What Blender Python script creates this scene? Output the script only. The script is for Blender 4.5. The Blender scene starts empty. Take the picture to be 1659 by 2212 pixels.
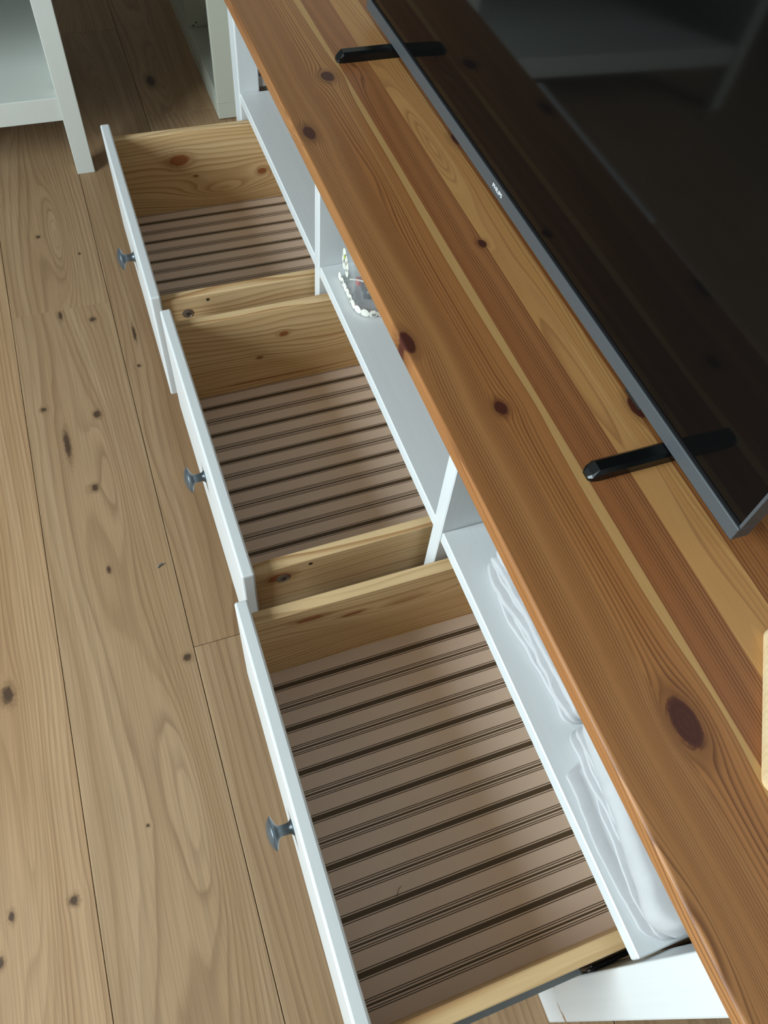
import bpy, bmesh, math, random
from mathutils import Vector, Matrix, noise as mnoise

random.seed(7)
scene = bpy.context.scene
COL = scene.collection

# ------------------------------------------------------------------ camera
cam_d = bpy.data.cameras.new('camera')
cam = bpy.data.objects.new('camera', cam_d)
COL.objects.link(cam)
RIGHT = Vector((-0.3364815935, -0.9387936868, 0.0738007506))
UP = Vector((0.7986564794, -0.2429732622, 0.5505559206))
BACK = Vector((-0.4989268134, 0.2441933812, 0.8315296913))
cam.matrix_world = Matrix(((RIGHT.x, UP.x, BACK.x, 0.05103), (RIGHT.y, UP.y, BACK.y, 0.28671),
                           (RIGHT.z, UP.z, BACK.z, 1.18856), (0, 0, 0, 1)))
cam_d.sensor_fit = 'HORIZONTAL'
cam_d.sensor_width = 36.0
cam_d.lens = 1684.6 / 1659 * 36.0
cam_d.clip_start = 0.02
scene.camera = cam
scene.cycles.adaptive_threshold = 0.02
scene.cycles.max_bounces = 5
scene.cycles.transparent_max_bounces = 20
scene.cycles.diffuse_bounces = 3
scene.cycles.glossy_bounces = 3
scene.cycles.transmission_bounces = 4

# ------------------------------------------------------------------ world: overcast sky
world = bpy.data.worlds.new('overcast_sky')
scene.world = world
world.use_nodes = True
wn, wl_ = world.node_tree.nodes, world.node_tree.links
wn.clear()
w_out = wn.new('ShaderNodeOutputWorld')
w_bg = wn.new('ShaderNodeBackground')
w_tc = wn.new('ShaderNodeTexCoord')
w_sep = wn.new('ShaderNodeSeparateXYZ')
w_mr = wn.new('ShaderNodeMapRange')
w_ramp = wn.new('ShaderNodeValToRGB')
wl_.new(w_tc.outputs['Generated'], w_sep.inputs[0])
wl_.new(w_sep.outputs['Z'], w_mr.inputs['Value'])
w_mr.inputs['From Min'].default_value = -1.0
w_mr.inputs['From Max'].default_value = 1.0
wl_.new(w_mr.outputs['Result'], w_ramp.inputs['Fac'])
cr = w_ramp.color_ramp
cr.elements[0].position = 0.47
cr.elements[0].color = (0.20, 0.21, 0.19, 1)
cr.elements[1].position = 0.53
cr.elements[1].color = (0.80, 0.94, 1.0, 1)
wl_.new(w_ramp.outputs['Color'], w_bg.inputs['Color'])
w_bg.inputs['Strength'].default_value = 12.2
wl_.new(w_bg.outputs[0], w_out.inputs['Surface'])

# ------------------------------------------------------------------ light through the windows (sky portals)
WIN1 = (-0.50, 0.95, 0.75, 2.25)       # x0,x1,z0,z1 in wall y = 2.4


def portal(name, loc, rot, sx, sy):
    l = bpy.data.lights.new(name, 'AREA')
    l.shape = 'RECTANGLE'
    l.size, l.size_y = sx, sy
    l.cycles.is_portal = True
    o = bpy.data.objects.new(name, l)
    COL.objects.link(o)
    o.location = loc
    o.rotation_euler = rot
    return o


portal('window_daylight', ((WIN1[0] + WIN1[1]) / 2, 2.48, (WIN1[2] + WIN1[3]) / 2), (-math.pi / 2, 0, 0),
       WIN1[1] - WIN1[0], WIN1[3] - WIN1[2])

# ------------------------------------------------------------------ exposure
vs = scene.view_settings
vs.view_transform = 'Standard'
vs.look = 'None'
vs.gamma = 1.0
vs.use_curve_mapping = False
vs.exposure = 1.0

# ================================================================== helpers


def lin(r, g, b):
    def f(c):
        c /= 255.0
        return c / 12.92 if c <= 0.04045 else ((c + 0.055) / 1.055) ** 2.4
    return (f(r), f(g), f(b), 1.0)


BASE = {}                                # origin (unrotated world) of every object


def tag(o, label=None, cat=None, group=None, kind=None):
    if label: o['label'] = label
    if cat: o['category'] = cat
    if group: o['group'] = group
    if kind: o['kind'] = kind
    return o


def empty(name, loc):
    o = bpy.data.objects.new(name, None)
    o.empty_display_size = 0.05
    COL.objects.link(o)
    o.location = loc
    BASE[o.name] = Vector(loc)
    return o


def add(name, bm, mat, parent=None, origin=None, smooth=False):
    """link a bmesh given in world coordinates as one mesh object"""
    if parent is not None:
        org = BASE[parent.name]
    else:
        org = Vector(origin) if origin is not None else Vector((0, 0, 0))
    for v in bm.verts:
        v.co -= org
    bmesh.ops.recalc_face_normals(bm, faces=bm.faces[:])
    me = bpy.data.meshes.new(name)
    bm.to_mesh(me)
    bm.free()
    if smooth:
        for p in me.polygons:
            p.use_smooth = True
    me.materials.append(mat)
    o = bpy.data.objects.new(name, me)
    COL.objects.link(o)
    if parent is not None:
        o.parent = parent
    else:
        o.location = org
    BASE[o.name] = org
    return o


def bx(bm, x0, x1, y0, y1, z0, z1, bev=0.0, seg=1):
    if x1 < x0: x0, x1 = x1, x0
    if y1 < y0: y0, y1 = y1, y0
    if z1 < z0: z0, z1 = z1, z0
    r = bmesh.ops.create_cube(bm, size=1.0)
    vs_ = r['verts']
    for v in vs_:
        v.co = Vector((x0 + (v.co.x + .5) * (x1 - x0), y0 + (v.co.y + .5) * (y1 - y0), z0 + (v.co.z + .5) * (z1 - z0)))
    if bev > 0:
        es = list({e for v in vs_ for e in v.link_edges})
        bmesh.ops.bevel(bm, geom=es, offset=bev, segments=seg, profile=0.5, affect='EDGES')
    return bm


def box(name, lo, hi, mat, parent=None, bev=0.0, seg=1, origin=None):
    bm = bmesh.new()
    bx(bm, lo[0], hi[0], lo[1], hi[1], lo[2], hi[2], bev, seg)
    return add(name, bm, mat, parent, origin)


def lathe(bm, profile, centre, axis='y', n=32, sgn=1):
    """profile: list of (distance along axis, radius)"""
    rings = []
    for d, r in profile:
        ring = []
        for i in range(n):
            a = 2 * math.pi * i / n
            p, q = r * math.cos(a), r * math.sin(a)
            if axis == 'y': co = (centre[0] + p, centre[1] + sgn * d, centre[2] + q)
            elif axis == 'x': co = (centre[0] + sgn * d, centre[1] + p, centre[2] + q)
            else: co = (centre[0] + p, centre[1] + q, centre[2] + sgn * d)
            ring.append(bm.verts.new(co))
        rings.append(ring)
    for a, b in zip(rings[:-1], rings[1:]):
        for i in range(n):
            j = (i + 1) % n
            bm.faces.new((a[i], a[j], b[j], b[i]))
    bm.faces.new(rings[0])
    bm.faces.new(list(reversed(rings[-1])))
    return bm


def tube(bm, pts, r, n=6):
    rings = []
    for k, p in enumerate(pts):
        p = Vector(p)
        a = Vector(pts[max(k - 1, 0)]); b = Vector(pts[min(k + 1, len(pts) - 1)])
        d = (b - a).normalized()
        u = d.cross(Vector((0, 0, 1)))
        if u.length < 1e-4: u = d.cross(Vector((1, 0, 0)))
        u.normalize(); w = d.cross(u)
        rings.append([bm.verts.new(p + r * (math.cos(2 * math.pi * i / n) * u + math.sin(2 * math.pi * i / n) * w)) for i in range(n)])
    for a, b in zip(rings[:-1], rings[1:]):
        for i in range(n):
            bm.faces.new((a[i], a[(i + 1) % n], b[(i + 1) % n], b[i]))
    bm.faces.new(rings[0]); bm.faces.new(list(reversed(rings[-1])))
    return bm


# ------------------------------------------------------------------ node helpers
class NT:
    def __init__(s, name):
        s.mat = bpy.data.materials.new(name)
        s.mat.use_nodes = True
        s.t = s.mat.node_tree
        s.t.nodes.clear()
        s.out = s.t.nodes.new('ShaderNodeOutputMaterial')

    def put(s, sock, v):
        if v is None: return
        if hasattr(v, 'links') or isinstance(v, bpy.types.NodeSocket):
            s.t.links.new(v, sock)
        else:
            sock.default_value = v

    def m(s, op, a, b=None, c=None, clamp=False):
        n = s.t.nodes.new('ShaderNodeMath')
        n.operation = op
        n.use_clamp = clamp
        for i, v in enumerate((a, b, c)):
            if v is not None: s.put(n.inputs[i], v)
        return n.outputs[0]

    def add(s, a, b): return s.m('ADD', a, b)
    def sub(s, a, b): return s.m('SUBTRACT', a, b)
    def mul(s, a, b): return s.m('MULTIPLY', a, b)
    def div(s, a, b): return s.m('DIVIDE', a, b)

    def xyz(s, a, b, c):
        n = s.t.nodes.new('ShaderNodeCombineXYZ')
        for i, v in enumerate((a, b, c)): s.put(n.inputs[i], v)
        return n.outputs[0]

    def noise(s, vec, scale=1.0, detail=2.0, rough=0.5):
        n = s.t.nodes.new('ShaderNodeTexNoise')
        s.put(n.inputs['Vector'], vec)
        n.inputs['Scale'].default_value = scale
        n.inputs['Detail'].default_value = detail
        n.inputs['Roughness'].default_value = rough
        return n.outputs[0]

    def ramp(s, fac, stops, interp='LINEAR'):
        n = s.t.nodes.new('ShaderNodeValToRGB')
        n.color_ramp.interpolation = interp
        e = n.color_ramp.elements
        while len(e) < len(stops): e.new(0.5)
        for i, (p, c) in enumerate(stops):
            e[i].position = p
            e[i].color = c if not isinstance(c, (int, float)) else (c, c, c, 1)
        s.put(n.inputs[0], fac)
        return n.outputs[0]

    def mix(s, fac, a, b, mode='MIX'):
        n = s.t.nodes.new('ShaderNodeMix')
        n.data_type = 'RGBA'
        n.blend_type = mode
        s.put(n.inputs[0], fac); s.put(n.inputs[6], a); s.put(n.inputs[7], b)
        return n.outputs[2]

    def smooth(s, v, lo, hi):
        n = s.t.nodes.new('ShaderNodeMapRange')
        n.interpolation_type = 'SMOOTHSTEP'
        s.put(n.inputs['Value'], v)
        n.inputs['From Min'].default_value = lo
        n.inputs['From Max'].default_value = hi
        return n.outputs['Result']

    def coords(s, origin=(0, 0, 0)):
        n = s.t.nodes.new('ShaderNodeTexCoord')
        a = s.t.nodes.new('ShaderNodeVectorMath')
        s.t.links.new(n.outputs['Object'], a.inputs[0])
        a.inputs[1].default_value = origin
        p = s.t.nodes.new('ShaderNodeSeparateXYZ')
        s.t.links.new(a.outputs[0], p.inputs[0])
        return a.outputs[0], p.outputs[0], p.outputs[1], p.outputs[2]

    def bump(s, h, strength=0.2, dist=0.001):
        n = s.t.nodes.new('ShaderNodeBump')
        n.inputs['Strength'].default_value = strength
        n.inputs['Distance'].default_value = dist
        s.put(n.inputs['Height'], h)
        return n.outputs[0]

    def principled(s, col, rough=0.5, metal=0.0, spec=0.5, normal=None, **kw):
        n = s.t.nodes.new('ShaderNodeBsdfPrincipled')
        s.put(n.inputs['Base Color'], col)
        s.put(n.inputs['Roughness'], rough)
        n.inputs['Metallic'].default_value = metal
        n.inputs['Specular IOR Level'].default_value = spec
        if normal is not None: s.put(n.inputs['Normal'], normal)
        for k, v in kw.items(): s.put(n.inputs[k], v)
        s.t.links.new(n.outputs[0], s.out.inputs['Surface'])
        return n


def plain(name, col, rough=0.5, metal=0.0, spec=0.5, grain=0.0):
    t = NT(name)
    P, x, y, z = t.coords()
    n = t.noise(P, 60, 0)
    c = t.mix(t.mul(n, 0.10), col, tuple(v * 0.8 for v in col[:3]) + (1,))
    t.principled(c, rough, metal, spec)
    return t.mat


def white_paint(name, col, rough=0.35, along='x', streak=0.06):
    t = NT(name)
    P, x, y, z = t.coords()
    sc = {'x': (3, 220, 220), 'y': (220, 3, 220), 'z': (220, 220, 3)}[along]
    n = t.noise(t.xyz(t.mul(x, sc[0]), t.mul(y, sc[1]), t.mul(z, sc[2])), 1.0, 1, 0.6)
    n2 = t.noise(P, 7, 0)
    f = t.add(t.mul(n, streak * 1.6), t.mul(n2, streak * 0.6))
    c = t.mix(f, col, tuple(v * 0.62 for v in col[:3]) + (1,))
    t.principled(c, rough, 0, 0.5)
    return t.mat


def wood(name, along, across, origin, light, mid, dark, F=300., warp=0.012, wsc=(1.6, 9.0), knots=(), seed=0.0,
         rough=0.42, spec=0.4, fibre=0.25, pale=None, knot_col=lin(86, 40, 26), contrast=1.0, d0=0.0, soft=0.12, ragged=0.5,
         kfade=0.95, fsc=(14.0, 900.0), tone=1.0, isl=()):
    """streamline grain: rings run along one axis and flow round the knots
    knots: (along, across, radius, stretch)"""
    t = NT(name)
    P, x, y, z = t.coords(origin)
    ax = {'x': x, 'y': y, 'z': z}
    a, c = ax[along], ax[across]
    d3 = ax[[k for k in 'xyz' if k not in (along, across)][0]]
    cc = t.m('MULTIPLY_ADD', t.sub(d3, d0), 0.45, c)
    n1 = t.noise(t.xyz(t.mul(a, wsc[0]), t.mul(cc, wsc[1]), seed), 1.0, 1.0, 0.45)
    psi = t.m('MULTIPLY_ADD', t.sub(n1, 0.5), warp, cc)
    q2 = None
    for (ka, kc, ks, ke) in knots:
        da = t.mul(t.sub(a, ka), 1.0 / (ke * ks))
        dc = t.mul(t.sub(c, kc), 1.0 / ks)
        r2 = t.m('MULTIPLY_ADD', da, da, t.mul(dc, dc))
        psi = t.m('MULTIPLY_ADD', t.div(dc, t.add(r2, 0.30)), -1.7 * ks, psi)
        q2 = r2 if q2 is None else t.m('MINIMUM', q2, r2)
    for (ia, ic, ra, rc, h) in isl:      # flat-sawn arches: closed rings round a centre
        da = t.mul(t.sub(a, ia), 1.0 / ra)
        dc = t.mul(t.sub(c, ic), 1.0 / rc)
        r2 = t.m('MULTIPLY_ADD', da, da, t.mul(dc, dc))
        psi = t.add(psi, t.div(h, t.add(r2, 1.0)))
    nf = t.noise(t.xyz(t.mul(a, 5.0), t.mul(cc, 60.0), seed), 1.0, 1.0)
    fr = t.m('FRACT', t.m('MULTIPLY_ADD', psi, F, t.mul(nf, 0.6)))
    # strength of the latewood line changes from ring to ring
    nb = t.noise(t.xyz(t.mul(a, 0.7), t.mul(psi, 90.0), seed + 4.0), 1.0, 1.0)
    late = t.ramp(fr, [(0.0, 0.02), (0.40, 0.10), (0.74, 0.75), (0.88, 1.0), (1.0, 0.02)])
    lf = t.mul(late, t.mul(t.smooth(nb, 0.22, 0.66), contrast))
    nv = t.noise(t.xyz(t.mul(a, 0.8), t.mul(psi, 34.0), seed + 9.0), 1.0, 1.0)
    col = t.mix(lf, t.mix(t.smooth(nv, 0.3, 0.7), light, mid), dark)
    if pale is not None:
        pc, p0, p1 = pale
        pm = t.mul(t.smooth(psi, p0 - 0.0012, p0 + 0.0012), t.sub(1.0, t.smooth(psi, p1 - 0.0006, p1 + 0.0006)))
        col = t.mix(t.mul(pm, 0.9), col, pc)
    fib = t.noise(t.xyz(t.mul(a, fsc[0]), t.mul(cc, fsc[1]), 2.0), 1.0, 1.0, 0.6)
    col = t.mix(t.mul(t.smooth(fib, 0.35, 0.75), fibre), col, tuple(v * 0.60 for v in mid[:3]) + (1,))
    if tone != 1.0:
        col = t.mix(1.0, col, (tone, tone, tone, 1), 'MULTIPLY')
    if q2 is not None:
        nk = t.noise(P, 170.0, 2.0, 0.7)
        q = t.mul(t.m('SQRT', q2), t.m('MULTIPLY_ADD', nk, ragged * 2, 1.0 - ragged))
        ring = t.m('SINE', t.mul(q, 17.0))
        kc2 = t.mix(t.m('MULTIPLY_ADD', ring, 0.15, 0.2), knot_col, tuple(min(1, v * 2.0) for v in knot_col[:3]) + (1,))
        col = t.mix(t.mul(t.sub(1.0, t.smooth(q, 0.9, 2.3)), 0.5), col, tuple(d * 0.85 for d in dark[:3]) + (1,))
        col = t.mix(t.mul(t.sub(1.0, t.smooth(q, 0.95 - soft, 0.95 + soft)), kfade), col, kc2)
    t.principled(col, rough, 0, spec)
    return t.mat


# ================================================================== shared materials
M_WHITE_X = white_paint('white_stain_along_x', (0.79, 0.81, 0.81, 1), 0.32, 'x', 0.10)
M_WHITE_Y = white_paint('white_stain_along_y', (0.79, 0.81, 0.81, 1), 0.32, 'y', 0.10)
M_WHITE_Z = white_paint('white_stain_along_z', (0.79, 0.81, 0.81, 1), 0.32, 'z', 0.10)
M_LACQ = white_paint('white_lacquer', (0.72, 0.74, 0.69, 1), 0.38, 'z', 0.03)
M_CREAM = white_paint('cream_laminate', (0.62, 0.63, 0.53, 1), 0.45, 'z', 0.03)
M_WALL = plain('wall_paint', (0.46, 0.455, 0.44, 1), 0.9)
M_CEIL = plain('ceiling_paint', (0.60, 0.60, 0.59, 1), 0.9)
M_KNOB = plain('grey_metal_knob', (0.115, 0.135, 0.150, 1), 0.32, 0.5, 0.6)
M_BLACKM = plain('black_rail_metal', (0.020, 0.022, 0.026, 1), 0.32, 0.5)
M_GREYM = plain('grey_rail_metal', (0.20, 0.225, 0.235, 1), 0.45, 0.4)
M_SCREW = plain('bronze_screw_metal', (0.27, 0.22, 0.17, 1), 0.45, 0.5)
M_DARK = plain('dark_hole', (0.03, 0.018, 0.01, 1), 0.9)
M_BACKP = plain('grey_brown_board', (0.55, 0.49, 0.45, 1), 0.7)

# ================================================================== the room
FLOOR_KNOTS = [(2.303, 0.076, .011, 2.6), (1.080, 0.4564, .0050, 6.5), (1.1387, 0.393, .0065, 1.4), (0.9673, 0.4226, .0055, 1.4),
               (1.178, 0.487, .005, 1.0), (1.402, 0.3633, .006, 1.0), (0.5935, 0.3337, .006, 1.0), (0.297, 0.5484, .0055, 1.1),
               (0.6166, 0.6035, .008, 1.8), (0.3603, 0.4386, .0022, 1.0), (1.3385, 0.288, .003, 7.0), (1.2444, 0.2951, .0035, 1.0),
               (0.304, 0.6273, .0035, 1.9), (0.254, 0.646, .0045, 1.5), (1.43, 0.425, .004, 3.0), (0.79, 0.4257, .003, 2.5),
               (1.70, 0.44, .004, 1.2), (1.62, 0.36, .003, 1.2)]


def oak_mat(x0, x1, y0, y1, k):
    rnd = random.Random(k * 7.3 + round(x0 * 10))
    kn = [q for q in FLOOR_KNOTS if x0 < q[0] < x1 and y0 - .01 < q[1] < y1 + .01]
    g = rnd.uniform(0.90, 1.05)
    isl = [(x0 + (x1 - x0) * f + rnd.uniform(-.1, .1), (y0 + y1) / 2 + rnd.uniform(-.05, .05), rnd.uniform(.14, .30), rnd.uniform(.018, .035), rnd.uniform(.06, .10))
           for f in ((.2, .6) if x1 - x0 < 1.2 else (.15, .45, .8))]
    w = rnd.uniform(-0.01, 0.035)
    def cl(c): return (min(1, c[0] * g * (1 + w)), c[1] * g, c[2] * g * (1 - w), 1)
    return wood('oak_plank', 'x', 'y', (0, 0, 0), cl(lin(184, 152, 117)), cl(lin(171, 137, 102)), cl(lin(126, 95, 66)), F=rnd.uniform(80, 110),
                warp=rnd.uniform(.07, .13), wsc=(rnd.uniform(.9, 1.5), rnd.uniform(4.0, 6.0)), knots=kn, seed=rnd.uniform(0, 60), rough=0.5, spec=0.35,
                fibre=0.42, knot_col=lin(58, 42, 32), contrast=0.6, soft=0.35, ragged=0.6, kfade=0.85, fsc=(6.0, 420.0), isl=isl)


M_SUB = plain('floor_gap', (0.03, 0.022, 0.015, 1), 0.9)

RX0, RX1, RY0, RY1, RZ = -2.2, 3.5, -0.48, 2.4, 2.55
floor = box('floor', (RX0, RY0, -0.06), (RX1, RY1, -0.012), M_SUB)
tag(floor, 'light oak plank floor running along the white bench', kind='structure')
PW = 0.2011
PY0 = 0.3204 - 4 * PW
ENDS = {0: (0.95, 2.9), 1: (0.2, 1.9), 2: (-0.1, 2.137), 3: (0.608, 2.605), 4: (-0.55, 1.448), 5: (0.05, 2.05), 6: (-0.7, 1.1), 7: (0.5, 2.5)}
k = 0
yy = PY0
while yy < RY1 - 0.01:
    y0, y1 = max(yy, RY0), min(yy + PW, RY1)
    if y1 > y0 + 0.005:
        cuts = [RX0] + sorted(e for e in ENDS.get(k, ((k * 0.83) % 1.9 - 0.9, (k * 0.83) % 1.9 + 1.1)) if RX0 < e < RX1) + [RX1]
        if cuts[1] - cuts[0] > 2.2: cuts.insert(1, cuts[1] - 2.0)
        for x0, x1 in zip(cuts[:-1], cuts[1:]):
            bm = bmesh.new()
            bx(bm, x0 + .0004, x1 - .0004, y0 + .0005, y1 - .0005, -0.012, 0.0, 0.0006)
            add('floor_plank', bm, oak_mat(x0, x1, y0, y1, k), floor)
    yy += PW
    k += 1

T = 0.12
wb = box('wall_back', (RX0 - T, RY0 - T, -0.06), (RX1 + T, RY0, RZ), M_WALL)
wr = box('wall_right', (RX1, RY0, -0.06), (RX1 + T, RY1, RZ), M_WALL)
wlft = box('wall_left', (RX0 - T, RY0, -0.06), (RX0, RY1, RZ), M_WALL)
bm = bmesh.new()
x0, x1, z0, z1 = WIN1
bx(bm, RX0 - T, x0, RY1, RY1 + T, -0.06, RZ); bx(bm, x1, RX1 + T, RY1, RY1 + T, -0.06, RZ)
bx(bm, x0, x1, RY1, RY1 + T, -0.06, z0); bx(bm, x0, x1, RY1, RY1 + T, z1, RZ)
wf = add('wall_front', bm, M_WALL)
cl = box('ceiling', (RX0 - T, RY0 - T, RZ), (RX1 + T, RY1 + T, RZ + 0.1), M_CEIL)
tag(wb, 'plain off-white wall behind the bench', kind='structure')
tag(wr, 'plain off-white wall beyond the cream bookcase', kind='structure')
tag(wlft, 'plain off-white side wall behind the camera', kind='structure')
tag(wf, 'off-white wall with a wide window opening', kind='structure')
tag(cl, 'flat white ceiling', kind='structure')

t = NT('window_glass')
tr = t.t.nodes.new('ShaderNodeBsdfTransparent'); gl = t.t.nodes.new('ShaderNodeBsdfGlossy'); mx = t.t.nodes.new('ShaderNodeMixShader')
gl.inputs['Roughness'].default_value = 0.02
mx.inputs[0].default_value = 0.06
t.t.links.new(tr.outputs[0], mx.inputs[1]); t.t.links.new(gl.outputs[0], mx.inputs[2]); t.t.links.new(mx.outputs[0], t.out.inputs['Surface'])
M_GLASS = t.mat
bm = bmesh.new()
x0, x1, z0, z1 = WIN1
fw = 0.05
for a, b, c, d in ((x0, x0 + fw, z0, z1), (x1 - fw, x1, z0, z1), (x0, x1, z0, z0 + fw), (x0, x1, z1 - fw, z1), ((x0 + x1) / 2 - .03, (x0 + x1) / 2 + .03, z0, z1)):
    bx(bm, a, b, RY1 + .03, RY1 + .07, c, d)
w1 = add('window_1', bm, M_LACQ, origin=((x0 + x1) / 2, RY1 + .05, z0))
box('window_pane', (x0 + fw, RY1 + .048, z0 + fw), ((x0 + x1) / 2 - .03, RY1 + .052, z1 - fw), M_GLASS, w1)
box('window_pane', ((x0 + x1) / 2 + .03, RY1 + .048, z0 + fw), (x1 - fw, RY1 + .052, z1 - fw), M_GLASS, w1)
tag(w1, 'wide white two-pane window lighting the room', kind='structure')
bb = box('baseboard_back', (RX0, RY0, 0.0), (RX1, RY0 + .012, 0.07), M_LACQ, bev=0.002)
tag(bb, 'low white baseboard along the back wall', kind='structure')

# ================================================================== the TV bench
B, TP, WL = 0.47532, 0.02195, 0.04579
XL = 3 * B + 2 * TP                    # inner edge of the far legs
ZS, TS, ZT0, ZT1, OV = 0.4013, 0.0192, 0.5482, 0.570, 0.0098
YB = -0.452                            # back of the carcass
bench = empty('tv_bench', ((XL) / 2, -0.22, 0.0))
tag(bench, 'long white TV bench with a brown pine top and three open drawers', 'TV bench')
BO = tuple(BASE[bench.name])

# legs
M_LEGCHIP = NT('white_leg_chipped')
t = M_LEGCHIP
P, x, y, z = t.coords(BO)
n = t.noise(t.xyz(t.mul(x, 220), t.mul(y, 220), t.mul(z, 3)), 1.0, 3, 0.6)
base = t.mix(t.mul(n, 0.16), (0.79, 0.81, 0.81, 1), (0.5, 0.51, 0.51, 1))
ch = None
for (kx, kz, rx, rz) in ((-0.041, 0.081, .0080, .0040), (-0.030, 0.078, .0070, .0018), (-0.005, 0.090, .0040, .0030)):
    q = t.add(t.m('POWER', t.div(t.sub(x, kx), rx), 2.0), t.m('POWER', t.div(t.sub(z, kz), rz), 2.0))
    q = t.add(q, t.mul(t.sub(t.noise(P, 300, 2), 0.5), 1.2))
    mk = t.sub(1.0, t.smooth(q, 0.75, 1.0))
    ch = mk if ch is None else t.m('MAXIMUM', ch, mk)
t.principled(t.mix(ch, base, lin(164, 128, 100)), 0.30, 0, 0.5)
M_LEGCHIP = t.mat
for lx0, lx1, mt in ((-WL, 0.0, M_LEGCHIP), (XL, XL + WL, M_WHITE_Z)):
    box('leg', (lx0, -0.039, 0.0), (lx1, 0.0, ZT0), mt, bench, 0.0022, 2)
    box('leg', (lx0, YB, 0.0), (lx1, YB + 0.039, ZT0), M_WHITE_Z, bench, 0.0022, 2)
# end panels and rails between front and back legs
for px0, px1 in ((-WL + 0.004, -0.012), (XL + 0.012, XL + WL - 0.004)):
    p = box('end_panel', (px0, YB + 0.039, 0.10), (px1, -0.039, ZT0 - 0.002), M_BACKP, bench)
    p['label'] = 'recessed grey-brown end panel'
    box('end_rail', ((px1 + .0003 if px0 < 0 else px0 - .006), YB + 0.039, 0.405), ((px1 + .006 if px0 < 0 else px0 - .0003), -0.0395, 0.425), M_BACKP, bench, 0.001)
# partitions
for px in (B, 2 * B + TP):
    box('partition', (px, YB + 0.008, 0.10), (px + TP, 0.0, ZT0), M_WHITE_Z, bench, 0.0014, 1)
# shelf boards
for i, (s0, s1) in enumerate(((0.0025, B - 0.0004), (B + TP + 0.0004, 2 * B + TP - 0.0004), (2 * B + 2 * TP + 0.0004, XL - 0.0006))):
    box('shelf_board', (s0, YB + 0.008, ZS - TS), (s1, -0.0016, ZS), M_WHITE_X, bench, 0.0014, 1)
# front bottom rails, back panel
for s0, s1 in ((0.0, B), (B + TP, 2 * B + TP), (2 * B + 2 * TP, XL)):
    box('bottom_rail', (s0, -0.02, 0.10), (s1, -0.001, 0.158), M_WHITE_X, bench, 0.001)
box('back_board', (0.0, YB, 0.10), (XL, YB + 0.006, ZT0), M_WHITE_X, bench)

# tabletop: edge-glued staves
P_L, P_M, P_D = lin(183, 134, 84), lin(168, 117, 70), lin(116, 68, 36)
TOP_KNOTS = [(1.1839, -0.0775, .010, 1.4), (1.0472, -0.0083, .0085, 2.0), (0.6283, 0.0033, .008, 2.2), (0.5108, -0.0589, .0072, 1.4),
             (0.7662, -0.1496, .0055, 1.4), (0.1506, -0.0655, .0120, 2.0), (0.987, -0.2093, .010, 1.6), (0.4701, -0.2029, .008, 2.0),
             (1.300, -0.23, .009, 1.5), (0.85, -0.28, .010, 1.5), (0.45, -0.33, .010, 1.5)]
YJ = [OV, -0.0535, -0.105, -0.152, -0.2005, -0.250, -0.300, -0.350, -0.402, -0.462]
STV = [
    dict(light=lin(184, 129, 79), mid=lin(170, 113, 66), dark=lin(108, 66, 40), F=320., warp=.024, wsc=(1.5, 8.), seed=1.0, contrast=0.8, isl=((0.012, -0.002, .09, .014, .018),)),
    dict(light=lin(194, 137, 82), mid=lin(178, 118, 68), dark=lin(110, 64, 38), F=235., warp=.030, wsc=(1.5, 9.), seed=1.0, isl=((0.925, -0.066, .11, .012, .011),),
         pale=(lin(210, 166, 106), -0.1062, -0.0925)),
    dict(light=lin(178, 119, 72), mid=lin(166, 105, 62), dark=lin(108, 64, 40), F=300., warp=.012, wsc=(1.4, 7.), seed=5.3, isl=((1.19, -0.132, .10, .010, .016),)),
    dict(light=lin(212, 159, 98), mid=lin(202, 145, 87), dark=lin(150, 98, 58), F=105., warp=.080, wsc=(2.6, 13.), seed=7.1, contrast=0.6, isl=((0.975, -0.168, .10, .014, .060), (0.51, -0.178, .16, .010, .045), (0.12, -0.176, .12, .012, .05))),
    dict(light=lin(172, 112, 62), mid=lin(158, 99, 53), dark=lin(110, 66, 40), F=250., warp=.018, wsc=(1.3, 9.), seed=2.2),
    dict(light=lin(186, 129, 78), mid=lin(173, 115, 66), dark=lin(116, 72, 44), F=280., warp=.016, wsc=(1.3, 8.), seed=11.0),
    dict(light=lin(202, 147, 88), mid=lin(184, 127, 74), dark=lin(130, 82, 50), F=200., warp=.03, wsc=(1.3, 8.), seed=13.0),
    dict(light=lin(182, 126, 76), mid=lin(168, 111, 64), dark=lin(122, 78, 48), F=300., warp=.016, wsc=(1.3, 8.), seed=17.0),
    dict(light=lin(192, 136, 83), mid=lin(178, 121, 70), dark=lin(122, 78, 48), F=260., warp=.016, wsc=(1.3, 8.), seed=19.0),
]
TX0, TX1 = -WL - 0.012, XL + WL + 0.012
for i, (ya, yb, sp) in enumerate(zip(YJ[:-1], YJ[1:], STV)):
    kn = [q for q in TOP_KNOTS if yb - 0.03 < q[1] < ya + 0.03]
    mt = wood('pine_stave', 'x', 'y', BO, knots=kn, rough=0.36, spec=0.45, fibre=0.16, d0=ZT1, ragged=0.14, knot_col=lin(72, 35, 28), **sp)
    bm = bmesh.new()
    bx(bm, TX0, TX1, yb, ya, ZT0, ZT1)
    es = [e for e in bm.edges if i == 0 and all(abs(v.co.y - ya) < 1e-6 for v in e.verts) and abs(e.verts[0].co.z - e.verts[1].co.z) < 1e-6]
    if es:
        bmesh.ops.bevel(bm, geom=es, offset=0.0035, segments=4, profile=0.5, affect='EDGES')
    add('stave', bm, mt, bench)

# drawers
M_STRIPE = None


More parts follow.
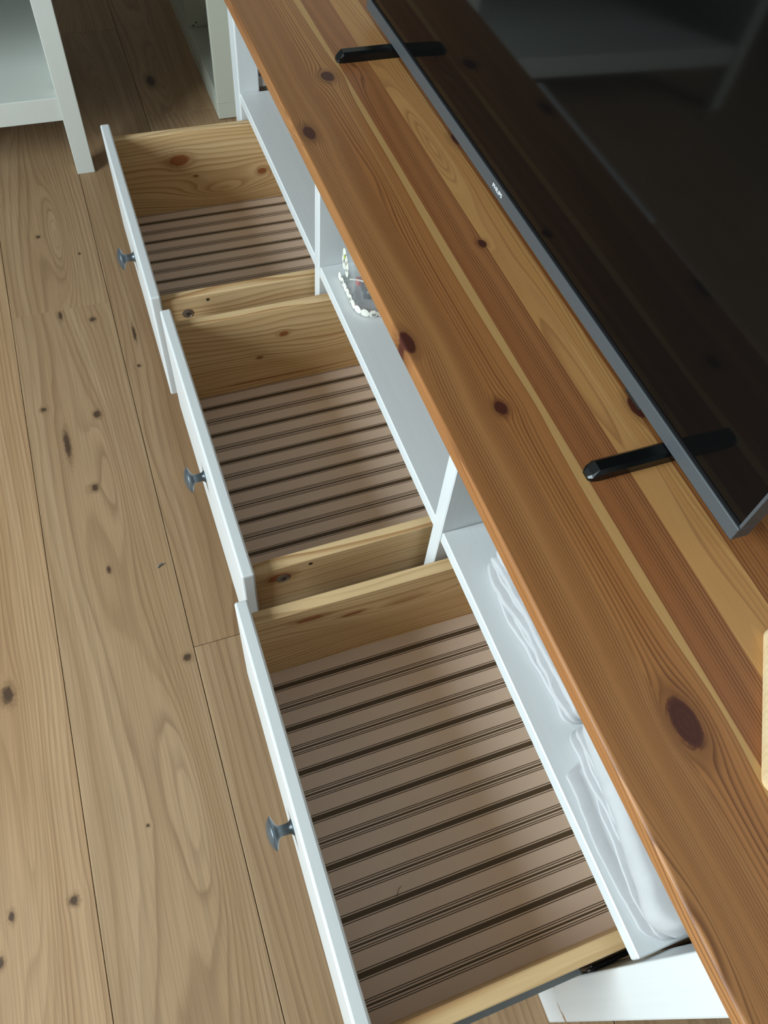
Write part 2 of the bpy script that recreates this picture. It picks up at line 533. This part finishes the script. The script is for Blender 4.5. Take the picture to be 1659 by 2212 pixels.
def stripe_mat(origin, xc, per=0.0574):
    t = NT('striped_drawer_bottom')
    P, x, y, z = t.coords(origin)
    u = t.div(t.sub(x, xc), per)
    u = t.m('FRACT', t.add(u, 0.5))             # 0.5 at the centre of the wide band
    d = t.mul(t.m('ABSOLUTE', t.sub(u, 0.5)), per)          # metres from wide band centre
    e = t.sub(per / 2, d)                        # metres from the group centre
    def band(v, c0, hw):
        return t.sub(1.0, t.smooth(t.m('ABSOLUTE', t.sub(v, c0)), hw - .00015, hw + .00015))
    mk = t.m('MAXIMUM', band(d, 0.0, .0030), band(d, .0047, .00055))
    mk = t.m('MAXIMUM', mk, band(e, 0.0, .00120))
    mk = t.m('MAXIMUM', mk, band(e, .0034, .00055))
    mk = t.m('MAXIMUM', mk, band(e, .0056, .00055))
    n = t.noise(P, 9, 2)
    field = t.mix(n, lin(243, 225, 213), lin(236, 216, 203))
    sp = t.noise(P, 900, 1)
    field = t.mix(t.mul(t.smooth(sp, 0.74, 0.80), 0.4), field, lin(95, 80, 68))
    t.principled(t.mix(mk, field, lin(96, 82, 67)), 0.42, 0, 0.4)
    return t.mat


SO, ST = 0.0125, 0.016                # side offset and thickness
ZD0, ZD1 = 0.164, 0.3755              # drawer front
ZSIDE0, ZSIDE1, ZBOT = 0.183, 0.357, 0.198
PINE_L, PINE_M, PINE_D = lin(234, 203, 156), lin(226, 190, 140), lin(172, 120, 70)


def drawer(xa, yo, yaw, isl, label, stripe_c, far_knots, near_knots, screw, hole, seed):
    xb = xa + B
    org = ((xa + xb) / 2, yo, ZD0)
    bm = bmesh.new()
    bx(bm, xa + .003, xb - .003, yo - .016, yo, ZD0, ZD1, 0.0026, 2)
    for v in bm.verts: v.co -= Vector(org)
    bmesh.ops.recalc_face_normals(bm, faces=bm.faces[:])
    me = bpy.data.meshes.new('drawer'); bm.to_mesh(me); bm.free()
    me.materials.append(M_WHITE_X)
    d = bpy.data.objects.new('drawer', me)
    COL.objects.link(d)
    d.parent = bench
    d.location = Vector(org) - BASE[bench.name]
    BASE[d.name] = Vector(org)
    d['label'] = label
    yi = yo - .016
    yk = yi - .375
    xs = ((xb - SO - ST, xb - SO, far_knots, seed), (xa + SO, xa + SO + ST, near_knots, seed + 3.7))
    for s0, s1, kn, sd in xs:
        mt = wood('pine_drawer_side', 'y', 'z', org, PINE_L, PINE_M, PINE_D, F=125., warp=.055, wsc=(2.8, 11.), knots=kn, seed=sd,
                  rough=0.45, spec=0.35, fibre=0.14, knot_col=lin(140, 82, 46), contrast=0.9, d0=s0, ragged=0.3, isl=isl if kn is far_knots else ())
        box('drawer_side', (s0, yk, ZSIDE0), (s1, yi, ZSIDE1), mt, d, 0.0012)
    mt = wood('pine_drawer_back', 'x', 'z', org, PINE_L, PINE_M, PINE_D, F=190., warp=.03, wsc=(2.4, 9.), seed=seed + 8,
              rough=0.45, spec=0.35, fibre=0.16, contrast=0.8)
    box('drawer_back', (xa + SO + ST, yk, ZBOT + .001), (xb - SO - ST, yk + .014, ZSIDE1 - .01), mt, d, 0.001)
    box('drawer_bottom', (xa + SO + ST - .004, yk + .002, ZBOT - .006), (xb - SO - ST + .004, yi - .0002, ZBOT), stripe_mat(org, stripe_c), d)
    # knob: flared stem and a lens-shaped disc
    kz = (ZD0 + ZD1) / 2
    bm = bmesh.new()
    lathe(bm, [(0.0, .0092), (.0012, .0092), (.0035, .0068), (.006, .0062), (.012, .0060), (.0165, .0066), (.0185, .0095), (.0205, .0150),
               (.0222, .0187), (.0230, .0190), (.0240, .0185), (.0270, .0140), (.0290, .0085), (.0298, .0030), (.0299, .0004)],
          ((xa + xb) / 2, yo - .0003, kz), 'y', 36)
    kb = add('knob', bm, M_KNOB, d, smooth=True)
    kb['label'] = 'round dark grey metal knob'
    # cam screw and shelf-pin hole on the outer face of the near side
    xo = xa + SO
    bm = bmesh.new()
    lathe(bm, [(0.0, .0085), (.0006, .0085), (.0009, .0074), (.0004, .0070), (.0008, .0060), (.0012, .0030), (.0013, .0003)], (xo, screw[0], screw[1]), 'x', 24, -1)
    sc = add('screw', bm, M_SCREW, d)
    sc['label'] = 'round bronze cross-head fixing'
    bm = bmesh.new()
    for a in (0.4, 0.4 + math.pi / 2):
        r = bmesh.ops.create_cube(bm, size=1.0)
        for v in r['verts']:
            p = Vector((v.co.x * .0004, v.co.y * .0078, v.co.z * .0014))
            q = Matrix.Rotation(a, 3, 'X') @ p
            v.co = Vector((xo - .0014, screw[0], screw[1])) + q
    add('screw_slot', bm, M_DARK, d)
    bm = bmesh.new()
    lathe(bm, [(0.0, .0026), (.0003, .0026)], (xo, hole[0], hole[1]), 'x', 16, -1)
    add('pin_hole', bm, M_DARK, d)
    # slide rails in the gaps on both sides (drawer member grey, inner member black)
    for g0, g1, s in ((xa + .0014, xa + SO - .0003, 1), (xb - SO + .0003, xb - .0014, -1)):
        box('slide_rail', (g0, .006, 0.206), (g1, yi - .004, 0.246), M_GREYM, d, 0.001)
    d.rotation_euler = (0, 0, yaw)
    # cabinet member of the slide, fixed in the bench
    for g0, g1 in ((xa + .0006, xa + .0058), (xb - .0058, xb - .0006)):
        box('slide_rail', (g0, -0.40, 0.200), (g1, -0.004, 0.252), M_BLACKM, bench, 0.001)
        bm = bmesh.new()
        bx(bm, g0 + .0012, g1 - .0012, -0.24, 0.004, 0.256, 0.266, 0.001)
        add('slide_extension', bm, M_BLACKM, bench)
    return d


# knots are given in world coordinates (wood() adds the drawer origin back)
drawer(0.0, 0.2552, 0.0, ((.05, .30, .10, .02, .03),), 'open drawer nearest the folded cloths with white front and striped bottom', 0.2520,
       [(.172, .3300, .0045, 4.0), (.118, .3100, .0035, 4.5)], [], (.195, .330), (.160, .350), 21.0)
drawer(B + TP, 0.2420, 0.012, ((.02, .27, .12, .025, .03),), 'open middle drawer with white front and striped bottom', 0.8040,
       [(.0631, .3055, .0050, 1.6), (.1045, .2645, .0030, 1.6), (.0950, .2135, .0013, 55.)], [(.1960, .3335, .0085, 1.8)], (.1905, .3295), (.1550, .3465), 31.0)
drawer(2 * B + 2 * TP, 0.2545, 0.003, ((.05, .228, .08, .022, .06),), 'open drawer farthest away beside the white table leg', 1.3000,
       [(.1287, .3035, .0110, 1.7), (-.0285, .2591, .0060, 1.5), (.1018, .2677, .0025, 1.8)], [], (.2024, .3262), (.1688, .3462), 45.0)

# ================================================================== television
PIT = 0.0238
TVX0, TVX1, TVY, TVZ = 0.287, 1.343, -0.1945, 0.5855
tv = empty('television', ((TVX0 + TVX1) / 2, -0.22, ZT1))
tag(tv, 'black flat screen television on two bar feet standing on the pine top', 'television')
t = NT('screen_glass')
P, x, y, z = t.coords()
n = t.noise(P, 400, 2)
t.principled((0.0035, 0.0035, 0.0035, 1), t.add(0.05, t.mul(n, 0.01)), 0, 0.27)
M_SCREEN = t.mat
t = NT('tv_dark_grey_plastic')
P, x, y, z = t.coords()
n = t.noise(P, 900, 2)
t.principled(t.mix(n, (0.085, 0.097, 0.106, 1), (0.115, 0.128, 0.138, 1)), 0.42, 0.3, 0.5, normal=t.bump(n, 0.05, 0.0003))
M_TVG = t.mat
M_TVB = plain('tv_black_plastic', (0.012, 0.013, 0.014, 1), 0.30, 0.0, 0.5)
M_TVM = plain('tv_matte_black', (0.004, 0.004, 0.005, 1), 0.6, 0.0, 0.2)
M_FOOT = plain('tv_foot_black', (0.006, 0.007, 0.007, 1), 0.28, 0.2, 0.5)
M_LOGO = plain('tv_logo_silver', (0.85, 0.88, 0.90, 1), 0.4)
TVH = 0.61
TILT = Matrix.Translation((0, TVY, TVZ)) @ Matrix.Rotation(PIT, 4, 'X') @ Matrix.Translation((0, -TVY, -TVZ))


def tvbox(name, lo, hi, mat, bev=0.0, parent=None):
    bm = bmesh.new()
    bx(bm, lo[0], hi[0], lo[1], hi[1], lo[2], hi[2], bev, 2)
    for v in bm.verts: v.co = TILT @ v.co
    return add(name, bm, mat, parent or tv)


tvbox('screen', (TVX0 + .003, TVY - .012, TVZ + .018), (TVX1 - .003, TVY - .0012, TVZ + TVH - .003), M_SCREEN)
bz = tvbox('bottom_bezel', (TVX0, TVY - .020, TVZ), (TVX1, TVY + .0015, TVZ + .0185), M_TVG, 0.0012)
bz['label'] = 'dark grey lower bezel'
tvbox('gap_reflection_strip', (TVX0 + .0036, TVY - .010, TVZ + .0186), (TVX1 - .0036, TVY - .0004, TVZ + .0225), M_TVM)  # matte black strip painting in the dark gap reflected at the screen's foot
tvbox('side_bezel', (TVX0, TVY - .020, TVZ + .019), (TVX0 + .0035, TVY, TVZ + TVH), M_TVG, 0.0006)
tvbox('side_bezel', (TVX1 - .0035, TVY - .020, TVZ + .019), (TVX1, TVY, TVZ + TVH), M_TVG, 0.0006)
tvbox('top_bezel', (TVX0 + .0036, TVY - .020, TVZ + TVH - .003), (TVX1 - .0036, TVY, TVZ + TVH), M_TVG, 0.0006)
tvbox('back_housing', (TVX0 + .004, TVY - .030, TVZ + .004), (TVX1 - .004, TVY - .0205, TVZ + TVH - .004), M_TVB, 0.003)
tvbox('rear_bulge', (TVX0 + .12, TVY - .065, TVZ + .03), (TVX1 - .12, TVY - .0305, TVZ + .36), M_TVB, 0.006)
tvbox('sensor', (0.4575, TVY - .012, TVZ - .0045), (0.488, TVY + .0008, TVZ - .0002), M_TVB, 0.0008)
# lettering on the bezel
cu = bpy.data.curves.new('logo_curve', 'FONT')
cu.body = 'PHILIPS'
cu.size = 0.0072
cu.extrude = 0.0002
cu.align_x = 'CENTER'; cu.align_y = 'CENTER'
cu.space_character = 1.0
try: cu.offset = 0.00012
except Exception: pass
tmp = bpy.data.objects.new('logo_tmp', cu)
COL.objects.link(tmp)
bpy.context.view_layer.update()
dg = bpy.context.evaluated_depsgraph_get()
lm = bpy.data.meshes.new_from_object(tmp.evaluated_get(dg))
bpy.data.objects.remove(tmp)
xs_ = [v.co.x for v in lm.vertices]
sx = 0.0275 / (max(xs_) - min(xs_))
org = BASE[tv.name]
for v in lm.vertices:
    p = Vector((0.8290 - v.co.x * sx, TVY + .0017 + v.co.z, TVZ + .0100 + v.co.y))
    v.co = (TILT @ p) - org
lm.materials.clear(); lm.materials.append(M_LOGO)
lg = bpy.data.objects.new('logo_lettering', lm)
COL.objects.link(lg); lg.parent = tv; BASE[lg.name] = org
lg['label'] = 'small white maker lettering'


def foot(xc):
    bm = bmesh.new()
    w, h = .0095, .0145
    yA, yB_ = -0.1035, -0.300
    # six-sided bar with a pointed, chamfered front tip
    def ring(y, k, zt):
        return [(xc - w * k, y, ZT1 + .0004), (xc - w * k, y, ZT1 + .0004 + (h - .004) * zt), (xc - w * .62 * k, y, ZT1 + h * zt),
                (xc + w * .62 * k, y, ZT1 + h * zt), (xc + w * k, y, ZT1 + .0004 + (h - .004) * zt), (xc + w * k, y, ZT1 + .0004)]
    secs = [ring(yA, .55, .30), ring(yA - .003, .86, .55), ring(yA - .010, 1, 1), ring(yB_ + .010, 1, 1), ring(yB_ + .003, .86, .55), ring(yB_, .55, .3)]
    vr = [[bm.verts.new(p) for p in s] for s in secs]
    for a, b in zip(vr[:-1], vr[1:]):
        for i in range(6):
            j = (i + 1) % 6
            bm.faces.new((a[i], a[j], b[j], b[i]))
    bm.faces.new(vr[0]); bm.faces.new(list(reversed(vr[-1])))
    f = add('foot', bm, M_FOOT, tv)
    bm = bmesh.new()
    bx(bm, xc - .008, xc + .008, TVY - .026, TVY - .006, ZT1 + h - .001, TVZ + .003)
    add('foot_neck', bm, M_FOOT, f)


foot(0.4035)
foot(1.2235)

# ================================================================== folded cloths on the near shelf
t = NT('pale_grey_cloth')
P, x, y, z = t.coords()
n1 = t.noise(P, 55, 4, 0.6)
wv = t.mul(t.m('SINE', t.mul(x, 5200.0)), t.m('SINE', t.mul(z, 5200.0)))
t.principled(t.mix(n1, (0.49, 0.485, 0.49, 1), (0.59, 0.585, 0.59, 1)), 0.7, 0, 0.3, normal=t.bump(t.add(n1, t.mul(wv, 0.05)), 0.3, 0.0015),
             **{'Sheen Weight': 0.3})
M_CLOTH = t.mat


def interp(tab, u):
    for (a, va), (b, vb) in zip(tab[:-1], tab[1:]):
        if u <= b:
            k = (u - a) / (b - a) if b > a else 0
            k = min(max(k, 0), 1)
            k = k * k * (3 - 2 * k)
            return va + (vb - va) * k
    return tab[-1][1]


def cloth(name, x0, x1, layers, yback, label, seed, tilt=0.0, endr=0.012):
    """layers bottom to top: (thickness, front position table over 0..1, waviness)"""
    bm = bmesh.new()
    NU, NA = 110, 9
    z_base = ZS + 0.0006
    rows = []
    for i in range(NU + 1):
        u = i / NU
        x = x0 + (x1 - x0) * u
        # pull the ends in like soft folded edges
        de = min(u, 1 - u) * (x1 - x0)
        k = min(1.0, de / endr)
        k = math.sqrt(max(0.0, 1 - (1 - k) ** 2))
        prof = [Vector((x, yback, z_base))]
        zz = z_base
        for li, (th, tab, wav) in enumerate(layers):
            wob = mnoise.noise(Vector((x * 22, li * 3.7 + seed, 0.3))) * wav + mnoise.noise(Vector((x * 60, li * 5.1 + seed, 1.3))) * wav * 0.45
            yf = interp(tab, u) + wob
            th2 = th * (1 + 0.25 * mnoise.noise(Vector((x * 18, li * 2.3 + seed, 7.0))))
            r = th2 / 2
            for j in range(NA + 1):
                a = -math.pi / 2 + math.pi * j / NA
                crease = 0.0
                prof.append(Vector((x, yf - r * 0.9 + r * 0.9 * math.cos(a) - (0.011 if j in (0, NA) else 0.0) - crease,
                                    zz + r + r * math.sin(a))))
            zz += th2
        prof.append(Vector((x, yback, zz)))
        cyc = Vector((x, (yback - 0.01) / 2 - 0.02, (z_base + zz) / 2))
        row = []
        for p in prof:
            q = Vector((x, cyc.y + (p.y - cyc.y) * (0.86 + 0.14 * k), z_base + (p.z - z_base) * (0.35 + 0.65 * k)))
            row.append(bm.verts.new(q))
        rows.append(row)
    for a, b in zip(rows[:-1], rows[1:]):
        for j in range(len(a) - 1):
            bm.faces.new((a[j], a[j + 1], b[j + 1], b[j]))
        bm.faces.new((a[-1], a[0], b[0], b[-1]))
    bm.faces.new(rows[0]); bm.faces.new(list(reversed(rows[-1])))
    o = add(name, bm, M_CLOTH, origin=((x0 + x1) / 2, (yback - .02) / 2, z_base), smooth=True)
    tag(o, label, 'cloth', 'folded cloths on the near shelf')
    return o


cloth('folded_cloth', 0.212, 0.418,
      [(.006, [(0, -.036), (.3, -.033), (.7, -.029), (1, -.034)], .003), (.005, [(0, -.040), (.3, -.038), (.8, -.031), (1, -.030)], .004),
       (.008, [(0, -.036), (.5, -.034), (.85, -.026), (1, -.030)], .004), (.006, [(0, -.043), (.5, -.039), (.85, -.031), (1, -.034)], .004),
       (.009, [(0, -.038), (.5, -.036), (1, -.031)], .003), (.005, [(0, -.045), (.6, -.043), (1, -.038)], .004),
       (.008, [(0, -.042), (1, -.037)], .004), (.010, [(0, -.046), (1, -.041)], .003)],
      -0.24, 'pale grey cloth folded in thin layers, the one farther from the camera', 2.0)
cloth('folded_cloth', 0.006, 0.208,
      [(.005, [(0, -.020), (.1, -.011), (.35, -.009), (.80, -.011), (.86, -.034), (1, -.036)], .003),
       (.004, [(0, -.026), (.2, -.017), (.5, -.022), (.75, -.030), (1, -.033)], .004), (.005, [(0, -.034), (.3, -.028), (1, -.030)], .004),
       (.005, [(0, -.036), (.4, -.032), (1, -.033)], .004), (.004, [(0, -.038), (.4, -.036), (1, -.034)], .003),
       (.040, [(0, -.024), (.12, -.010), (.3, -.014), (.6, -.026), (1, -.037)], .005), (.012, [(0, -.045), (1, -.05)], .003)],
      -0.25, 'bulky pale grey cloth with one thick rolled fold, nearest the camera', 9.0)

# ================================================================== clear box with contents on the middle shelf
t = NT('clear_plastic')
tr = t.t.nodes.new('ShaderNodeBsdfTransparent'); tr.inputs[0].default_value = (0.985, 0.99, 0.99, 1)
pb = t.t.nodes.new('ShaderNodeBsdfPrincipled'); pb.inputs['Base Color'].default_value = (0.7, 0.72, 0.72, 1); pb.inputs['Roughness'].default_value = 0.12
mx = t.t.nodes.new('ShaderNodeMixShader')
P, x, y, z = t.coords()
n = t.noise(P, 30, 3)
t.put(mx.inputs[0], t.add(0.09, t.mul(t.smooth(n, 0.45, 0.8), 0.14)))
t.t.links.new(tr.outputs[0], mx.inputs[1]); t.t.links.new(pb.outputs[0], mx.inputs[2]); t.t.links.new(mx.outputs[0], t.out.inputs['Surface'])
M_CLEAR = t.mat
M_FLOWER = plain('cream_flower_print', (0.80, 0.78, 0.68, 1), 0.5)
M_GREY = plain('grey_flower_centre', (0.30, 0.30, 0.27, 1), 0.5)
M_RED = plain('red_plastic', (0.62, 0.05, 0.05, 1), 0.35)
M_BLACK = plain('black_plastic', (0.02, 0.022, 0.025, 1), 0.3)
M_LIME = plain('lime_print', (0.45, 0.55, 0.08, 1), 0.5)
CX0, CX1, CY0, CY1 = 0.846, 0.964, -0.022, -0.150
def rrect(x0, x1, y0, y1, r, n=7):
    out = []
    for cx_, cy_, a0 in ((x1 - r, y1 - r, 0), (x0 + r, y1 - r, 90), (x0 + r, y0 + r, 180), (x1 - r, y0 + r, 270)):
        for i in range(n + 1):
            a = math.radians(a0 + 90 * i / n)
            out.append((cx_ + r * math.cos(a), cy_ + r * math.sin(a)))
    return out


def shell(bm, x0, x1, y0, y1, r, z0, z1, flare, wall):
    rings = []
    for (g, z) in ((0.002, z0), (0.0, z0 + .003), (-flare, z1), (-flare + wall, z1), (wall, z0 + .004), (wall + .002, z0 + .003)):
        pts = rrect(x0 + g, x1 - g, y0 + g, y1 - g, r - g)
        rings.append([bm.verts.new((px, py, z)) for px, py in pts])
    m = len(rings[0])
    for a, b in zip(rings[:-1], rings[1:]):
        for i in range(m):
            bm.faces.new((a[i], a[(i + 1) % m], b[(i + 1) % m], b[i]))
    bm.faces.new(rings[0]); bm.faces.new(list(reversed(rings[-1])))


bm = bmesh.new()
shell(bm, CX0, CX1, CY1, CY0, 0.028, ZS + .0006, ZS + 0.100, -0.012, 0.0016)
cbx = add('clear_box', bm, M_CLEAR, origin=((CX0 + CX1) / 2, (CY0 + CY1) / 2, ZS))
tag(cbx, 'clear plastic box with cream flower print standing on the middle shelf', 'box')
bm = bmesh.new()
pts = rrect(CX0 + .009, CX1 - .009, CY1 + .009, CY0 - .009, .02)
lo = [bm.verts.new((a, b, ZS + .1005)) for a, b in pts]; hi = [bm.verts.new((a, b, ZS + .108)) for a, b in pts]
for i in range(len(lo)):
    j = (i + 1) % len(lo); bm.faces.new((lo[i], lo[j], hi[j], hi[i]))
bm.faces.new(lo); bm.faces.new(hi)
add('lid', bm, M_CLEAR, cbx)
# flower print: petals laid on the wall of the box


def wallpt(s, z):
    """point and outward normal on the box wall, s metres along from the near-front corner (+ goes to far x, - goes round to the near end)"""
    r = .028
    zz = -(z - ZS) / 0.1 * .012 + .0006
    L = math.pi / 2 * r
    if s >= 0:
        return Vector((CX0 + r + s, CY0 + zz, z)), Vector((0, 1, 0))
    if s > -L:
        a = math.pi / 2 + (-s) / r
        nrm = Vector((math.cos(a), math.sin(a), 0))
        c = Vector((CX0 + r, CY0 - r, z))
        return c + nrm * (r + zz), nrm
    return Vector((CX0 - zz, CY0 - r - (-s - L), z)), Vector((-1, 0, 0))


def petal_disc(bm, s, z, r, nn=10, lift=0.0):
    ring = []
    for i in range(nn):
        a = 2 * math.pi * i / nn
        p, nrm = wallpt(s + r * math.cos(a), max(z + r * math.sin(a), ZS + .0016))
        ring.append((p + nrm * (.0003 + lift), nrm))
    f = [bm.verts.new(p) for p, _ in ring]
    b = [bm.verts.new(p + q * .0004) for p, q in ring]
    for i in range(nn):
        j = (i + 1) % nn
        bm.faces.new((f[i], f[j], b[j], b[i]))
    bm.faces.new(b); bm.faces.new(list(reversed(f)))


for s in [i * .0125 for i in range(-6, 6)]:
    bm = bmesh.new()
    petal_disc(bm, s, ZS + .0065, .0066)
    fl = add('flower_print', bm, M_FLOWER, cbx)
    if int(round(s / .0125)) in (-3, 1, 4):
        bm = bmesh.new(); petal_disc(bm, s, ZS + .0055, .0026, 8, .0006); add('flower_centre', bm, M_GREY, fl)
bm = bmesh.new()
for ds, dz, r in ((.052, .044, .008), (.060, .050, .007), (.044, .038, .0075), (.054, .034, .0065), (.040, .030, .006), (.060, .040, .006)):
    petal_disc(bm, ds, ZS + dz, r)
fl = add('flower_print', bm, M_FLOWER, cbx)
bm = bmesh.new(); petal_disc(bm, .056, ZS + .046, .003, 8, .0008); add('flower_centre', bm, M_LIME, fl)
# contents
bm = bmesh.new()
bx(bm, .876, .906, -.085, -.043, ZS + .0055, ZS + .022, .003); bx(bm, .880, .887, -.052, -.041, ZS + .0055, ZS + .028, .001)
bx(bm, .892, .898, -.06, -.042, ZS + .022, ZS + .030, .001)
o = add('black_part', bm, M_BLACK, origin=(.897, -.065, ZS + .0055)); tag(o, 'small black plastic part inside the clear box', 'plastic part')
bm = bmesh.new()
bx(bm, .865, .874, -.092, -.056, ZS + .0055, ZS + .040, .002); bx(bm, .866, .873, -.070, -.052, ZS + .034, ZS + .046, .002)
o = add('red_clip', bm, M_RED, origin=(.871, -.07, ZS + .0055)); tag(o, 'red plastic clip at the near end of the clear box', 'clip')
bm = bmesh.new()
bx(bm, .9085, .9200, -.062, -.040, ZS + .0055, ZS + .016, .002); bx(bm, .910, .916, -.056, -.048, ZS + .016, ZS + .022, .002)
o = add('red_peg', bm, M_RED, origin=(.913, -.052, ZS + .0055)); tag(o, 'small red peg beside the black part in the clear box', 'peg')
bm = bmesh.new()
tube(bm, [(.880, -.038, ZS + .040), (.895, -.037, ZS + .030), (.910, -.036, ZS + .019), (.925, -.034, ZS + .0078)], .0012, 8)
o = add('white_stick', bm, M_FLOWER, origin=(.906, -.034, ZS + .0055)); tag(o, 'thin white stick leaning inside the clear box', 'stick')

# ================================================================== cream board on the bench top (right edge of the picture)
d = Vector((-0.81, 0.587, 0)); nrm = Vector((-0.587, -0.81, 0))
c0 = Vector((0.2044, -0.1815, 0))
bm = bmesh.new()
r = .010
L, W = 0.150, 0.085
pts = rrect(0, L, 0, W, r, 6)
def cb(p, q): return c0 + d * p + nrm * q
rings = []
for g, z in ((.0012, ZT1 + .0005), (0, ZT1 + .0018), (0, ZT1 + .0082), (.0016, ZT1 + .0098)):
    rings.append([bm.verts.new(cb(p + (g if p < L / 2 else -g), q + (g if q < W / 2 else -g)) + Vector((0, 0, z))) for p, q in pts])
for a, b in zip(rings[:-1], rings[1:]):
    for i in range(len(a)):
        j = (i + 1) % len(a); bm.faces.new((a[i], a[j], b[j], b[i]))
bm.faces.new(rings[0]); bm.faces.new(rings[-1])
cc = cb(L / 2, W / 2)
M_MAPLE = wood('pale_birch', 'x', 'y', (0, 0, 0), lin(232, 208, 168), lin(226, 198, 154), lin(206, 172, 126), F=220., warp=.02, seed=4, contrast=0.5, fibre=.1)
o = add('wooden_board', bm, M_MAPLE, origin=(cc.x, cc.y, ZT1))
tag(o, 'small pale wooden board with rounded corners lying on the pine top', 'board')

# ================================================================== white table at the upper left
TX, TY0, TY1, TD = 1.9164, 0.2815, 1.235, 0.55
UH = 0.64
tb = empty('shelf_unit', (TX + TD / 2, (TY0 + TY1) / 2, 0))
tag(tb, 'white lacquered shelf unit on square legs, left of the bench', 'shelf unit')
lw = 0.0415
for a in (TX, TX + TD - lw):
    for b in (TY0, TY1 - lw):
        box('leg', (a, b, 0), (a + lw, b + lw, UH), M_LACQ, tb, 0.0016, 2)
box('lower_rail', (TX + .004, TY0 + lw, 0.134), (TX + .024, TY1 - lw, 0.187), M_LACQ, tb, 0.0016, 2)
box('middle_rail', (TX + .004, TY0 + lw, 0.402), (TX + .024, TY1 - lw, 0.455), M_LACQ, tb, 0.0014)
box('upper_rail', (TX + .004, TY0 + lw, UH - .05), (TX + .024, TY1 - lw, UH), M_LACQ, tb, 0.0014)
for b in (TY0 + .006, TY1 - .022):
    box('side_panel', (TX + lw, b, 0.134), (TX + TD - lw, b + .016, UH), M_LACQ, tb, 0.0014)
box('back_panel', (TX + TD - .018, TY0 + lw, 0.134), (TX + TD - .006, TY1 - lw, UH), M_LACQ, tb)
for z in (0.1855, 0.4535):
    box('shelf_panel', (TX + .0245, TY0 + .0225, z - .0175), (TX + TD - .0185, TY1 - .0225, z), M_LACQ, tb, 0.0015)
box('top_panel', (TX - .012, TY0 - .012, UH), (TX + TD + .012, TY1 + .012, UH + .022), M_LACQ, tb, 0.002, 2)

# ================================================================== cream bookcase beyond the bench
KX, KY, KH = 2.0735, -0.063, 1.06
bc = empty('bookcase', (KX + .4, (KY + RY0 + .02) / 2, 0))
tag(bc, 'cream bookcase with open bays standing on the floor beyond the bench', 'bookcase')
KB = RY0 + .016
KW = 0.80
for a in (KX, KX + KW - .018):
    box('side_panel', (a, KB, 0.0435), (a + .018, KY, KH), M_CREAM, bc, 0.0008)
    box('plinth_end', (a, KB, 0.0035), (a + .018, KY, 0.0430), M_CREAM, bc, 0.0008)
box('plinth', (KX + .0185, KY - .018, 0.0005), (KX + KW - .0185, KY - .001, 0.040), M_CREAM, bc, 0.0008)
DX = 2.4525
box('divider', (DX, KB + .006, 0.0585), (DX + .018, KY - .004, KH - .019), M_CREAM, bc, 0.0008)
for a, b in ((KX + .0185, DX + .009), (DX + .0092, KX + KW - .0185)):
    for z in (0.0405, 0.40, 0.72, KH - .018):
        box('shelf', (a, KB + .006, z), (b if z in (0.0405, KH - .018) else (b - .0095 if b < DX + .02 else b), KY - .003, z + .0178), M_CREAM, bc, 0.0008) if z in (0.0405, KH - .018) or True else None
box('back_board', (KX + .018, KB, 0.0405), (KX + KW - .018, KB + .005, KH - .001), M_CREAM, bc)
for (py, pz) in ((-0.083, 0.0625), (-0.092, 0.0700)):
    bm = bmesh.new(); lathe(bm, [(0, .0022), (.0004, .0022)], (DX, py, pz), 'x', 10, -1); add('pin_hole', bm, M_DARK, bc)

# ================================================================== tiny litter
M_HAIR = plain('dark_hair', (0.03, 0.022, 0.015, 1), 0.5)
bm = bmesh.new()
tube(bm, [(0.1405, 0.1605, ZBOT + .0006), (0.1437, 0.1590, ZBOT + .0016), (0.1465, 0.1572, ZBOT + .0022), (0.1482, 0.1545, ZBOT + .0014), (0.1490, 0.1520, ZBOT + .0006)], .00028, 5)
o = add('hair', bm, M_HAIR, origin=(0.145, 0.157, ZBOT)); tag(o, 'short curved dark hair on the striped bottom of the near drawer', 'hair')
bm = bmesh.new()
tube(bm, [(0.7690, 0.3475, .0012), (0.7715, 0.3440, .0030), (0.7722, 0.3405, .0018), (0.7738, 0.3365, .0010)], .0011, 6)
tube(bm, [(0.7700, 0.3445, .0012), (0.7735, 0.3420, .0022), (0.7752, 0.3390, .0012)], .0008, 6)
o = add('lint', bm, M_GREYM, origin=(0.772, 0.342, 0.0)); tag(o, 'small dark grey lint crumb on the oak floor', 'lint')
